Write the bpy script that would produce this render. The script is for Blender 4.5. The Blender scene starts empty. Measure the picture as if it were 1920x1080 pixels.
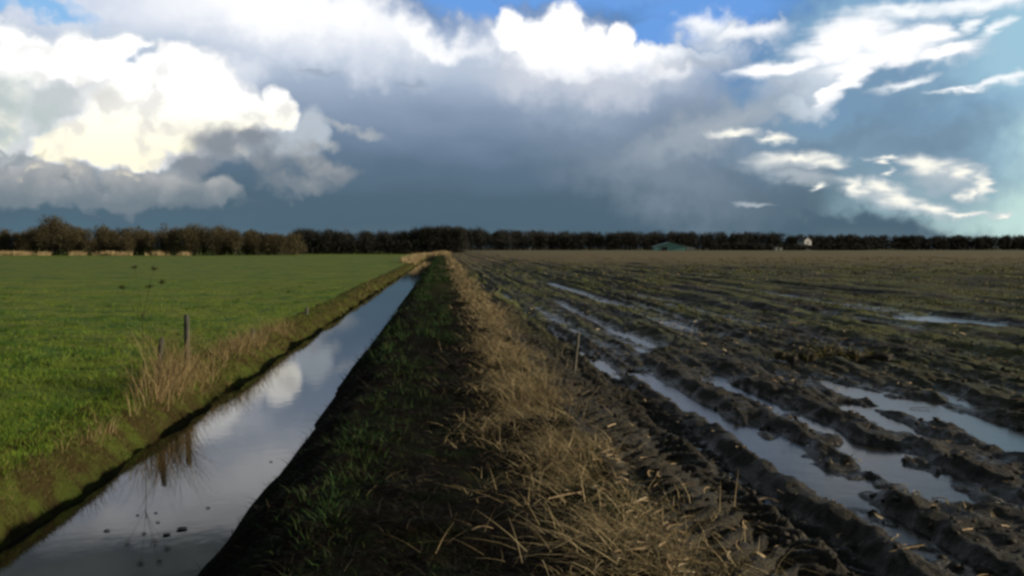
import bpy, math, random
import numpy as np
from mathutils import Vector

random.seed(7)
rng = np.random.default_rng(7)
SC = bpy.context.scene
COL = SC.collection
R = math.radians

# ------------------------------------------------------------------ camera
F = 1663.0                                   # focal length in photo pixels (1920 wide)
EYE = Vector((0.0, 0.0, 1.65))
YAW, PITCH = math.atan(129 / F), math.atan(76 / F)
cam = bpy.data.cameras.new("camera")
cam.sensor_width = 36.0
cam.lens = 36.0 * F / 1920.0
cam.clip_start, cam.clip_end = 0.05, 12000.0
cam_o = bpy.data.objects.new("camera", cam)
COL.objects.link(cam_o)
cam_o.location = EYE
cam_o.rotation_euler = (math.pi / 2 - PITCH, 0.0, -YAW)
SC.camera = cam_o
SC.render.resolution_x, SC.render.resolution_y = 1024, 576
MROT = cam_o.rotation_euler.to_matrix()


def direction(px, py):
    return (MROT @ Vector(((px - 960) / F, (540 - py) / F, -1.0))).normalized()


def ground_at(px, py, z=0.0):
    d = direction(px, py)
    t = (z - EYE.z) / d.z
    return EYE + d * t


def place_at(px, dist):
    """world x for a picture column at distance y = dist"""
    d = direction(px, 464)
    return d.x / d.y * dist


# ------------------------------------------------------------------ view, sun
SC.view_settings.view_transform = 'Standard'
SC.view_settings.look = 'None'
SC.view_settings.exposure = 0.0
SC.view_settings.gamma = 1.0
SC.view_settings.use_curve_mapping = False
SC.render.engine = 'CYCLES'
SC.cycles.filter_width = 2.8
SC.cycles.max_bounces = 4
SC.cycles.diffuse_bounces = 2
SC.cycles.transparent_max_bounces = 8

SUN_AZ, SUN_EL = R(102), R(16)               # clockwise from the ditch's direction (+Y)
sun = bpy.data.lights.new("sun", 'SUN')
sun.energy = 5.0
sun.angle = R(0.6)
sun.color = (1.0, 0.86, 0.66)
sun_o = bpy.data.objects.new("sun", sun)
COL.objects.link(sun_o)
sd = Vector((math.sin(SUN_AZ) * math.cos(SUN_EL), math.cos(SUN_AZ) * math.cos(SUN_EL), math.sin(SUN_EL)))
sun_o.rotation_euler = sd.to_track_quat('Z', 'Y').to_euler()


# ------------------------------------------------------------------ node helpers
def lin(c):
    c = c / 255.0
    return c / 12.92 if c <= 0.04045 else ((c + 0.055) / 1.055) ** 2.4


class NT:
    def __init__(self, nt):
        self.nt, self.n, self.l = nt, nt.nodes, nt.links

    def put(self, sock, v):
        if isinstance(v, bpy.types.NodeSocket):
            self.l.new(v, sock)
        elif v is not None:
            sock.default_value = v

    def math(self, op, a, b=None, c=None, clamp=False):
        nd = self.n.new('ShaderNodeMath')
        nd.operation, nd.use_clamp = op, clamp
        for i, v in enumerate((a, b, c)):
            self.put(nd.inputs[i], v)
        return nd.outputs[0]

    def vmath(self, op, a, b=None, c=None, out=0):
        nd = self.n.new('ShaderNodeVectorMath')
        nd.operation = op
        for i, v in enumerate((a, b, c)):
            if v is not None:
                self.put(nd.inputs['Scale'] if (op == 'SCALE' and i == 1) else nd.inputs[i], v)
        return nd.outputs[out]

    def mapr(self, v, a, b, c=0.0, d=1.0, smooth=True):
        nd = self.n.new('ShaderNodeMapRange')
        nd.interpolation_type = 'SMOOTHSTEP' if smooth else 'LINEAR'
        self.put(nd.inputs[0], v)
        for i, x in enumerate((a, b, c, d)):
            self.put(nd.inputs[i + 1], x)
        return nd.outputs[0]

    def mix(self, f, a, b, blend='MIX'):
        nd = self.n.new('ShaderNodeMix')
        nd.data_type, nd.blend_type = 'RGBA', blend
        self.put(nd.inputs[0], f)
        for i, v in ((6, a), (7, b)):
            if isinstance(v, tuple) and len(v) == 3:
                v = (*v, 1.0)
            self.put(nd.inputs[i], v)
        return nd.outputs[2]

    def noise(self, vec, scale, detail=4.0, rough=0.55, lac=2.0, dist=0.0, out=0):
        nd = self.n.new('ShaderNodeTexNoise')
        self.put(nd.inputs['Vector'], vec)
        self.put(nd.inputs['Scale'], scale)
        nd.inputs['Detail'].default_value = detail
        nd.inputs['Roughness'].default_value = rough
        nd.inputs['Lacunarity'].default_value = lac
        nd.inputs['Distortion'].default_value = dist
        return nd.outputs[out]

    def voronoi(self, vec, scale, detail=0.0, feature='F1'):
        nd = self.n.new('ShaderNodeTexVoronoi')
        nd.feature = feature
        self.put(nd.inputs['Vector'], vec)
        nd.inputs['Scale'].default_value = scale
        nd.inputs['Detail'].default_value = detail
        return nd.outputs[0]

    def ramp(self, f, stops, interp='LINEAR'):
        nd = self.n.new('ShaderNodeValToRGB')
        cr = nd.color_ramp
        cr.interpolation = interp
        while len(cr.elements) < len(stops):
            cr.elements.new(0.5)
        for e, (p, c) in zip(cr.elements, stops):
            e.position, e.color = p, (*c, 1.0)
        self.put(nd.inputs[0], f)
        return nd.outputs[0]

    def xyz(self, v):
        nd = self.n.new('ShaderNodeSeparateXYZ')
        self.put(nd.inputs[0], v)
        return nd.outputs

    def comb(self, x, y, z=0.0):
        nd = self.n.new('ShaderNodeCombineXYZ')
        for i, v in enumerate((x, y, z)):
            self.put(nd.inputs[i], v)
        return nd.outputs[0]


# ------------------------------------------------------------------ sky
world = bpy.data.worlds.new("World")
SC.world = world
world.use_nodes = True
world.cycles.sampling_method = 'MANUAL'
world.cycles.sample_map_resolution = 512
W = NT(world.node_tree)
W.n.clear()
STR = 0.1
tc = W.n.new('ShaderNodeTexCoord').outputs['Generated']
dx, dy, dz = W.xyz(tc)
az = W.math('ARCTAN2', dx, dy)
el = W.math('ARCSINE', dz)
K = 1000.0                                    # sky units: milliradians of azimuth and elevation
P0 = W.comb(W.math('MULTIPLY', az, K), W.math('MULTIPLY', el, K))
ELV = W.math('MULTIPLY', el, K)
AZV = W.math('MULTIPLY', az, K)


def ae(px, py):
    d = direction(px, py)
    return math.atan2(d.x, d.y) * K, math.asin(d.z) * K


n_big = W.noise(tc, 16.0, 3.0, 0.45, out=1)
n_fine = W.noise(tc, 60.0, 3.0, 0.48, out=1)
puff = W.voronoi(W.vmath('ADD', tc, W.vmath('SCALE', n_fine, 0.02)), 30.0, 1.0, 'F1')
n_soft = W.noise(W.vmath('MULTIPLY', tc, (1.0, 1.0, 2.6)), 9.0, 4.0, 0.5)
n_streak = W.noise(W.vmath('MULTIPLY', tc, (1.0, 1.0, 4.5)), 26.0, 3.0, 0.5, out=1)
n_mid = W.noise(tc, 30.0, 4.0, 0.5)


def warp(amp_big, amp_fine, streak=0.0):
    v = P0
    for n, a in ((n_big, amp_big), (n_fine, amp_fine), (n_streak, streak)):
        if a:
            m = (a * 2.0, a * (0.5 if n is n_streak else 2.0), 0.0)
            v = W.vmath('ADD', v, W.vmath('MULTIPLY', W.vmath('SUBTRACT', n, (0.5, 0.5, 0.5)), m))
    return v


WARP_CUM = warp(15, 10)
WARP_SOFT = warp(34, 18)
WARP_STREAK = warp(8, 7, 20)


def field(ells, p, k=0.12):
    """1 - smooth minimum of normalised ellipse distances; px ellipses (x, y, rx, ry, rot)"""
    cur = None
    for e in ells:
        x, y, rx, ry = e[:4]
        rot = R(e[4]) if len(e) > 4 else 0.0
        a0, e0 = ae(x, y)
        a1, _ = ae(x + 20, y)
        _, e1 = ae(x, y - 20)
        m = W.n.new('ShaderNodeMapping')
        m.vector_type = 'TEXTURE'
        W.put(m.inputs['Vector'], p)
        m.inputs['Location'].default_value = (a0, e0, 0)
        m.inputs['Rotation'].default_value = (0, 0, rot)
        m.inputs['Scale'].default_value = (rx * (a1 - a0) / 20, ry * (e1 - e0) / 20, 1)
        ln = W.vmath('LENGTH', m.outputs[0], out=1)
        cur = ln if cur is None else W.math('SMOOTH_MIN', cur, ln, k)
    return W.math('SUBTRACT', 1.0, cur)


def rgb(r, g, b, k=1.0):
    return (lin(r) / STR * k, lin(g) / STR * k, lin(b) / STR * k)


sky = W.n.new('ShaderNodeTexSky')
sky.sky_type = 'NISHITA'
sky.sun_disc = False
sky.sun_elevation = SUN_EL
sky.sun_rotation = SUN_AZ
sky.air_density, sky.dust_density, sky.ozone_density = 1.0, 0.6, 2.0
cur = W.mix(1.0, sky.outputs[0], (0.62, 0.88, 1.25), 'MULTIPLY')

# broken cloud added over the unseen sky behind and above, dimming the ambient light
cov = W.mapr(n_soft, 0.2, 0.5)
cov_col = W.mix(W.mapr(n_mid, 0.35, 0.65), rgb(80, 88, 98), rgb(140, 146, 150))
high = W.mapr(ELV, 270.0, 340.0)
behind = W.mapr(W.math('ABSOLUTE', W.math('SUBTRACT', AZV, YAW * K)), 640.0, 900.0)
cur = W.mix(W.math('MULTIPLY', cov, W.math('MAXIMUM', high, behind)), cur, cov_col)


prev_a = None


def layer(col, ells, p, lo, hi, alpha=1.0, k=0.12, bump=0.0, add=None):
    global cur, prev_a
    if prev_a is not None:          # evaluate the layers one after another (keeps the shader's memory small)
        p = W.vmath('MULTIPLY_ADD', W.comb(prev_a, prev_a), (1e-6, 1e-6, 0.0), p)
    f = field(ells, p, k)
    if bump:
        f = W.math('ADD', f, W.math('MULTIPLY', W.math('SUBTRACT', 0.45, puff), bump))
    a = W.mapr(f, lo, hi)
    if alpha != 1.0:
        a = W.math('MULTIPLY', a, alpha)
    if add is not None:
        a = W.math('MULTIPLY', a, add)
    cur = W.mix(a, cur, col)
    prev_a = a
    return f


wob = W.math('MULTIPLY', W.math('SUBTRACT', n_soft, 0.5), 46.0)
V = W.math('ADD', ELV, wob)
# hazy blue grey low in the right of the sky, paler towards the horizon and the right
right_col = W.ramp(W.mapr(ELV, 0.0, 300.0, smooth=False), [
    (0.0, rgb(172, 198, 200)), (0.12, rgb(146, 174, 186)), (0.3, rgb(124, 152, 172)), (0.6, rgb(122, 154, 182)), (0.8, rgb(142, 180, 208)), (1.0, rgb(136, 182, 220))])
layer(right_col, [(1700, 420, 760, 330), (2150, 330, 500, 330), (1750, 90, 420, 190)], WARP_SOFT, 0.0, 0.5, 0.92)
layer(rgb(162, 202, 222), [(1940, 90, 280, 180), (2020, 260, 290, 180)], WARP_SOFT, 0.0, 0.8, 0.9)
layer(rgb(198, 228, 222), [(2020, 420, 380, 100), (2080, 320, 280, 220)], WARP_SOFT, 0.0, 0.75, 0.9)
# the great grey rain cloud
grey_col = W.ramp(W.mapr(V, 0.0, 290.0, smooth=False), [
    (0.0, rgb(92, 112, 124)), (0.07, rgb(78, 101, 117)), (0.2, rgb(80, 103, 119)), (0.31, rgb(93, 115, 136)), (0.42, rgb(116, 136, 160)),
    (0.52, rgb(138, 156, 180)), (0.62, rgb(162, 178, 200)), (0.72, rgb(192, 205, 223)), (0.84, rgb(236, 240, 249)), (1.0, rgb(253, 254, 255))])
layer(grey_col, [(400, 250, 900, 340), (850, 330, 640, 350), (150, 420, 900, 130), (1250, 440, 420, 240), (1180, 230, 260, 150), (1500, 455, 420, 75)],
      WARP_SOFT, 0.0, 0.45, 1.0, 0.2)
layer(rgb(132, 147, 163), [(1240, 330, 330, 120, -14), (1330, 250, 260, 100, 20)], WARP_SOFT, 0.0, 0.95, 0.7)
layer(rgb(154, 170, 190), [(1080, 210, 200, 60, -8)], WARP_SOFT, 0.0, 1.0, 0.6)
# paler shafts of falling rain slanting down from the right
layer(rgb(172, 182, 192), [(1380, 222, 330, 60, 22), (1500, 190, 220, 44, 22)], WARP_SOFT, 0.0, 1.0, 0.75)
layer(rgb(104, 128, 150), [(1580, 262, 300, 40, 20), (1760, 262, 260, 60, 4)], WARP_SOFT, 0.0, 1.0, 0.45)
# white anvil veil over the top left
layer(rgb(224, 230, 241), [(600, 100, 330, 70, -6), (450, 130, 120, 60)], WARP_SOFT, 0.0, 1.0, 0.9)
layer(rgb(252, 253, 255, 1.05), [(560, 25, 430, 85, -6), (800, 60, 200, 44, -12), (300, -60, 420, 80)], WARP_SOFT, 0.0, 0.8, 0.95, 0.25)
layer(rgb(136, 188, 236), [(100, 14, 120, 36, -14), (20, -10, 120, 30)], WARP_SOFT, 0.0, 0.8, 0.95)
layer(rgb(108, 160, 228), [(860, -8, 150, 42, -14), (1000, -10, 120, 30), (1200, -25, 340, 66), (1240, 62, 100, 40), (1330, 18, 210, 46)], WARP_CUM, 0.0, 0.55, 1.0)
# middle cumulus
MID = [(955, 62, 32, 54), (1000, 78, 52, 50), (1060, 64, 58, 56), (1105, 92, 52, 47), (1165, 80, 36, 42), (1165, 112, 92, 44), (1245, 124, 64, 42), (1080, 112, 132, 47)]
layer(rgb(204, 210, 222), [(1130, 150, 210, 70), (1000, 135, 130, 70), (1260, 130, 80, 50)], WARP_SOFT, 0.0, 0.9, 0.9)
low_fade = W.mapr(W.math('ADD', ELV, W.math('MULTIPLY', W.math('SUBTRACT', n_mid, 0.5), 50.0)), 166.0, 218.0)
layer(rgb(240, 243, 250), MID, WARP_CUM, -0.12, 0.14, 0.8, 0.1, 0.2, add=low_fade)
layer(rgb(255, 255, 255, 1.15), MID, WARP_CUM, 0.02, 0.26, 1.0, 0.1, 0.22, add=low_fade)
# veils to the right of it
layer(rgb(206, 216, 230), [(1360, 66, 130, 44), (1430, 64, 80, 34), (1320, 105, 120, 40)], WARP_SOFT, 0.0, 0.8, 0.9)
layer(rgb(250, 252, 255, 1.05), [(1320, 46, 56, 22), (1430, 52, 66, 18), (1380, 60, 60, 14)], WARP_CUM, -0.2, 0.9, 0.9)
layer(rgb(160, 172, 190), [(1330, 122, 160, 28), (1500, 150, 120, 24)], WARP_SOFT, 0.0, 0.9, 0.6)
# right streaky cumulus
CR = [(1600, 62, 90, 42), (1680, 80, 95, 40), (1560, 94, 84, 28), (1470, 124, 100, 17, 5), (1640, 112, 115, 26, 8), (1765, 94, 78, 15, 8), (1600, 146, 84, 24, 30), (1730, 62, 60, 26), (1550, 168, 40, 12, 30)]
layer(rgb(208, 220, 232), [(1600, 110, 230, 64, 10), (1560, 160, 130, 44, 25), (1720, 90, 150, 40)], WARP_SOFT, 0.0, 0.9, 0.85)
layer(rgb(232, 238, 246), CR, WARP_STREAK, -0.35, 0.35, 0.8, 0.1, 0.2)
layer(rgb(255, 255, 255, 1.1), CR, WARP_STREAK, -0.02, 0.6, 1.0, 0.1, 0.2)
layer(rgb(250, 253, 255, 1.06), [(1700, 158, 64, 12, 14), (1855, 156, 80, 12, 12), (1895, 146, 44, 18), (1800, 170, 60, 6), (1820, 42, 32, 14, 20), (1870, 50, 40, 14, 24), (1840, 4, 260, 22), (1700, 14, 140, 18)],
      WARP_STREAK, -0.2, 1.0, 0.95)
# small low clouds on the right
SM = [(1370, 250, 54, 7), (1456, 258, 24, 8), (1490, 298, 74, 12, -4), (1550, 308, 42, 10), (1740, 307, 48, 16, -8), (1800, 320, 26, 14), (1834, 346, 20, 24), (1812, 360, 18, 12),
      (1600, 354, 26, 14, -20), (1650, 352, 40, 13, -10), (1690, 374, 46, 17, -14), (1745, 390, 44, 13, -8), (1663, 328, 10, 7), (1530, 354, 14, 8), (1800, 399, 55, 5), (1880, 402, 30, 5), (1660, 300, 30, 5), (1655, 309, 14, 5)]
layer(rgb(196, 204, 210), [(1410, 380, 50, 8, -4), (1500, 330, 120, 22, -12), (1480, 305, 130, 26), (1660, 370, 100, 32, -12), (1770, 330, 100, 42)], WARP_STREAK, 0.0, 0.9, 0.6)
layer(rgb(214, 219, 221), SM, WARP_STREAK, -0.7, 0.5, 0.75, 0.08, 0.2)
layer(rgb(255, 253, 240, 1.05), SM, WARP_STREAK, -0.1, 0.95, 1.0, 0.08, 0.25)
# left cumulus tower
LEFT = [(-40, 98, 130, 80), (60, 112, 90, 58), (140, 118, 80, 60), (235, 124, 95, 60), (340, 130, 75, 57), (385, 162, 70, 65), (300, 210, 160, 95), (440, 205, 80, 55),
        (520, 208, 44, 44), (200, 265, 130, 52), (110, 278, 60, 38), (265, 280, 70, 40), (-60, 200, 140, 120)]
layer(rgb(206, 212, 214), [(100, 230, 240, 130), (330, 230, 200, 100), (-60, 250, 200, 120)], WARP_SOFT, 0.0, 0.5, 0.9)
layer(rgb(190, 200, 210), [(585, 240, 42, 56), (540, 255, 84, 55)], WARP_CUM, 0.0, 0.5, 0.85, 0.1, 0.2)
lit_col = W.mix(W.mapr(ELV, 85.0, 190.0), rgb(255, 249, 222, 1.1), rgb(255, 255, 255, 1.18))
layer(rgb(240, 242, 244), LEFT, WARP_CUM, -0.12, 0.1, 0.8, 0.1, 0.2)
lit_col = W.mix(W.math('MULTIPLY', W.mapr(n_mid, 0.50, 0.66), W.mapr(ELV, 250.0, 150.0, 0.25, 0.6)), lit_col, rgb(214, 214, 212))
layer(lit_col, LEFT, WARP_CUM, 0.02, 0.24, 1.0, 0.1, 0.2)
layer(rgb(190, 202, 202), [(10, 190, 120, 90), (85, 215, 60, 70), (-20, 250, 110, 50)], WARP_SOFT, 0.0, 0.95, 1.0)
layer(rgb(176, 192, 212), [(272, 98, 36, 13, 34), (246, 114, 24, 15)], WARP_CUM, 0.0, 0.8, 0.9)
layer(rgb(216, 216, 212), [(195, 200, 70, 34, -20), (320, 245, 80, 26), (150, 80, 34, 10)], WARP_SOFT, 0.0, 1.0, 0.6)
# grey lumps in front of its foot
layer(rgb(134, 142, 152), [(415, 272, 84, 54), (470, 255, 64, 34), (365, 305, 56, 40)], WARP_CUM, 0.0, 0.75, 0.97, 0.15, 0.15)
low_col = W.mix(W.mapr(n_mid, 0.40, 0.64), rgb(128, 138, 147), rgb(160, 163, 166))
layer(low_col, [(505, 300, 70, 46), (570, 290, 84, 40), (630, 310, 90, 44), (560, 340, 120, 40)], WARP_SOFT, 0.0, 0.8, 0.75, 0.15, 0.2)
layer(rgb(200, 202, 200), [(448, 284, 16, 14), (620, 262, 24, 12), (690, 248, 44, 9, -14), (640, 228, 44, 9, -14)], WARP_CUM, -0.2, 1.0, 0.5)
layer(W.mix(W.mapr(W.math('ADD', ELV, W.math('MULTIPLY', W.math('SUBTRACT', n_mid, 0.5), 60.0)), 40.0, 100.0), rgb(116, 130, 140), rgb(190, 190, 190)),
      [(-30, 335, 100, 54), (70, 340, 70, 46), (145, 338, 52, 44), (225, 338, 52, 40), (330, 352, 84, 44), (400, 362, 60, 34), (280, 350, 60, 44), (150, 370, 240, 32)],
      WARP_CUM, 0.0, 0.4, 0.97, 0.2, 0.2)
layer(rgb(222, 216, 200), [(138, 328, 30, 26), (236, 314, 38, 13), (60, 330, 26, 14)], WARP_SOFT, 0.0, 1.0, 0.75)
layer(rgb(118, 130, 140), [(40, 302, 70, 15), (0, 292, 60, 12), (300, 384, 220, 18), (110, 352, 40, 12), (190, 345, 14, 24)], WARP_SOFT, 0.0, 1.0, 0.6)
layer(rgb(82, 108, 124), [(100, 436, 600, 62), (-100, 430, 320, 56)], WARP_SOFT, 0.0, 1.0, 1.0)
layer(rgb(146, 158, 176), [(590, 140, 54, 8), (770, 160, 36, 7)], WARP_STREAK, 0.0, 1.0, 0.5)

# grey cloud deck added above the view to dim light and reflections, darker upwards
top_col = W.mix(W.mapr(ELV, 330.0, 800.0), W.mix(W.mapr(n_soft, 0.35, 0.65), rgb(100, 110, 114), rgb(142, 149, 150)), rgb(74, 82, 88))
cur = W.mix(W.math('MULTIPLY', W.mapr(W.math('ADD', ELV, wob), 262.0, 318.0), W.mapr(n_soft, 0.15, 0.4, 0.75, 1.0)), cur, top_col)
# dusk ground colour just below the horizon, so nothing bright leaks under the land
cur = W.mix(W.mapr(dz, -0.03, -0.005), rgb(60, 62, 58), cur)
bg = W.n.new('ShaderNodeBackground')
W.put(bg.inputs['Color'], cur)
bg.inputs['Strength'].default_value = STR
wo = W.n.new('ShaderNodeOutputWorld')
W.l.new(bg.outputs[0], wo.inputs['Surface'])


# ------------------------------------------------------------------ materials
def material(name, build):
    m = bpy.data.materials.new(name)
    m.use_nodes = True
    t = NT(m.node_tree)
    b = t.n['Principled BSDF']
    build(t, b)
    return m


def pos(t):
    return t.n.new('ShaderNodeTexCoord').outputs['Object']


def island(t):
    return t.n.new('ShaderNodeNewGeometry').outputs['Random Per Island']


def bump(t, b, h, strength, dist):
    nd = t.n.new('ShaderNodeBump')
    nd.inputs['Strength'].default_value = strength
    nd.inputs['Distance'].default_value = dist
    t.put(nd.inputs['Height'], h)
    t.l.new(nd.outputs[0], b.inputs['Normal'])


def m_meadow(t, b):
    p = pos(t)
    big = t.noise(t.vmath('MULTIPLY', p, (0.8, 1.3, 1.0)), 0.2, 5, 0.6)
    mid = t.noise(p, 0.9, 5, 0.65)
    fin = t.noise(p, 16.0, 4, 0.7)
    c = t.mix(t.mapr(mid, 0.36, 0.64), (0.045, 0.115, 0.010), (0.165, 0.225, 0.020))
    c = t.mix(t.math('MULTIPLY', t.mapr(big, 0.42, 0.58), 0.8), c, (0.175, 0.195, 0.026))
    c = t.mix(t.math('MULTIPLY', t.mapr(fin, 0.35, 0.65), 0.35), c, (0.040, 0.080, 0.011))
    c = t.mix(t.math('MULTIPLY', t.mapr(t.noise(p, 0.45, 6, 0.7), 0.53, 0.68), 0.4), c, (0.17, 0.165, 0.034))
    c = t.mix(t.math('MULTIPLY', t.mapr(t.noise(t.vmath('MULTIPLY', p, (0.6, 1.4, 1.0)), 0.6, 6, 0.7), 0.52, 0.62), 0.7), c, (0.032, 0.080, 0.010))
    t.put(b.inputs['Base Color'], c)
    b.inputs['Roughness'].default_value = 0.75
    b.inputs['Specular IOR Level'].default_value = 0.15
    bump(t, b, t.math('ADD', t.noise(p, 9.0, 5, 0.7), t.math('MULTIPLY', mid, 1.5)), 0.8, 0.14)


def m_bank(t, b):
    p = pos(t)
    mid = t.noise(p, 2.2, 5, 0.65)
    fin = t.noise(p, 18.0, 5, 0.7)
    c = t.mix(t.mapr(fin, 0.35, 0.7), (0.004, 0.0035, 0.003), (0.014, 0.011, 0.007))  # near black on the right bank: the slope's shade is put into the colour
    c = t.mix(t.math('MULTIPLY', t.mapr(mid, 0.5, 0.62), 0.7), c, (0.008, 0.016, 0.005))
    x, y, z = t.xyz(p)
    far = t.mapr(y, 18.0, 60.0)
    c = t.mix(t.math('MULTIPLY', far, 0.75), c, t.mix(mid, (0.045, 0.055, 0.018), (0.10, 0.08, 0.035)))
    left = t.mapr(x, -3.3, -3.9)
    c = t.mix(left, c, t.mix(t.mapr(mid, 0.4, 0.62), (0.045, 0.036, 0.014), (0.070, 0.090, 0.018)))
    t.put(b.inputs['Base Color'], c)
    b.inputs['Roughness'].default_value = 0.95
    b.inputs['Specular IOR Level'].default_value = 0.03
    bump(t, b, fin, 0.8, 0.04)


def m_field(t, b):
    p = pos(t)
    x, y, z = t.xyz(p)
    pr = t.vmath('MULTIPLY', p, (1.0, 0.09, 1.0))
    rows = t.noise(pr, 1.7, 4, 0.6)
    mid = t.noise(p, 1.7, 6, 0.7)
    fin = t.noise(p, 22.0, 5, 0.7)
    mud = t.mix(t.mapr(fin, 0.32, 0.7), (0.004, 0.0034, 0.0022), (0.040, 0.033, 0.017))
    mud = t.mix(t.mapr(z, -0.10, 0.06), t.mix(0.5, mud, (0.008, 0.008, 0.008)), mud)
    grow = t.mix(t.mapr(fin, 0.35, 0.65), (0.022, 0.028, 0.005), (0.145, 0.155, 0.026))
    # weeds and stubble take over away from the wheel tracks
    away = t.math('ADD', t.mapr(x, 4.0, 11.0), t.mapr(y, 9.0, 26.0))
    k = t.math('MULTIPLY', t.mapr(t.math('ADD', t.math('MULTIPLY', rows, 0.65), t.math('MULTIPLY', mid, 0.35)), 0.44, 0.56), t.math('MINIMUM', away, 0.9))
    c = t.mix(k, mud, grow)
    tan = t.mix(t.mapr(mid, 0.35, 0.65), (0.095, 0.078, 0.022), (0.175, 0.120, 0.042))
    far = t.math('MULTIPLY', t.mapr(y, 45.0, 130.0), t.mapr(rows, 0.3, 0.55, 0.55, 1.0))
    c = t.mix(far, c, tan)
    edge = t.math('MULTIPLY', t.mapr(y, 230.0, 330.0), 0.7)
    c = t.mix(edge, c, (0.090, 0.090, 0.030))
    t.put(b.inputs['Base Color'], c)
    wet = t.math('MULTIPLY', t.mapr(z, 0.02, -0.09), t.mapr(y, 60.0, 25.0))
    t.put(b.inputs['Roughness'], t.mapr(t.math('ADD', wet, t.math('MULTIPLY', t.math('MULTIPLY', t.mapr(mid, 0.42, 0.6), 0.5), t.mapr(y, 40.0, 20.0))), 0.0, 1.0, 0.85, 0.25))
    b.inputs['Specular IOR Level'].default_value = 0.4
    bump(t, b, t.math('ADD', fin, t.math('MULTIPLY', mid, 1.5)), 0.9, 0.05)


def m_water(t, b):
    p = pos(t)
    b.inputs['Base Color'].default_value = (0.012, 0.013, 0.012, 1)
    b.inputs['Roughness'].default_value = 0.04
    b.inputs['IOR'].default_value = 1.333
    bump(t, b, t.noise(p, 3.0, 3, 0.5), 0.05, 0.02)


def m_puddle(t, b):
    p = pos(t)
    b.inputs['Base Color'].default_value = (0.020, 0.018, 0.015, 1)
    b.inputs['Roughness'].default_value = 0.20
    b.inputs['Specular IOR Level'].default_value = 0.24
    bump(t, b, t.noise(p, 5.0, 2, 0.5), 0.08, 0.02)


def m_blade(cols, rough=0.7, trans=0.0):
    def f(t, b):
        c = t.ramp(island(t), [(i / (len(cols) - 1), k) for i, k in enumerate(cols)])
        t.put(b.inputs['Base Color'], c)
        b.inputs['Roughness'].default_value = rough
        b.inputs['Specular IOR Level'].default_value = 0.15
    return f


def m_wood(a, c2, sc=14.0):
    def f(t, b):
        p = pos(t)
        g = t.noise(t.vmath('MULTIPLY', p, (1, 1, 0.12)), sc, 5, 0.7)
        t.put(b.inputs['Base Color'], t.mix(t.mapr(g, 0.3, 0.7), a, c2))
        b.inputs['Roughness'].default_value = 0.85
        bump(t, b, g, 0.6, 0.01)
    return f


def m_plain(col, rough=0.7, var=0.25, sc=3.0, stretch=(1, 1, 1)):
    def f(t, b):
        p = pos(t)
        g = t.noise(t.vmath('MULTIPLY', p, stretch), sc, 5, 0.65)
        d = tuple(x * (1 - var) for x in col)
        e = tuple(x * (1 + var) for x in col)
        t.put(b.inputs['Base Color'], t.mix(t.mapr(g, 0.3, 0.7), d, e))
        b.inputs['Roughness'].default_value = rough
        bump(t, b, g, 0.4, 0.02)
    return f


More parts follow.
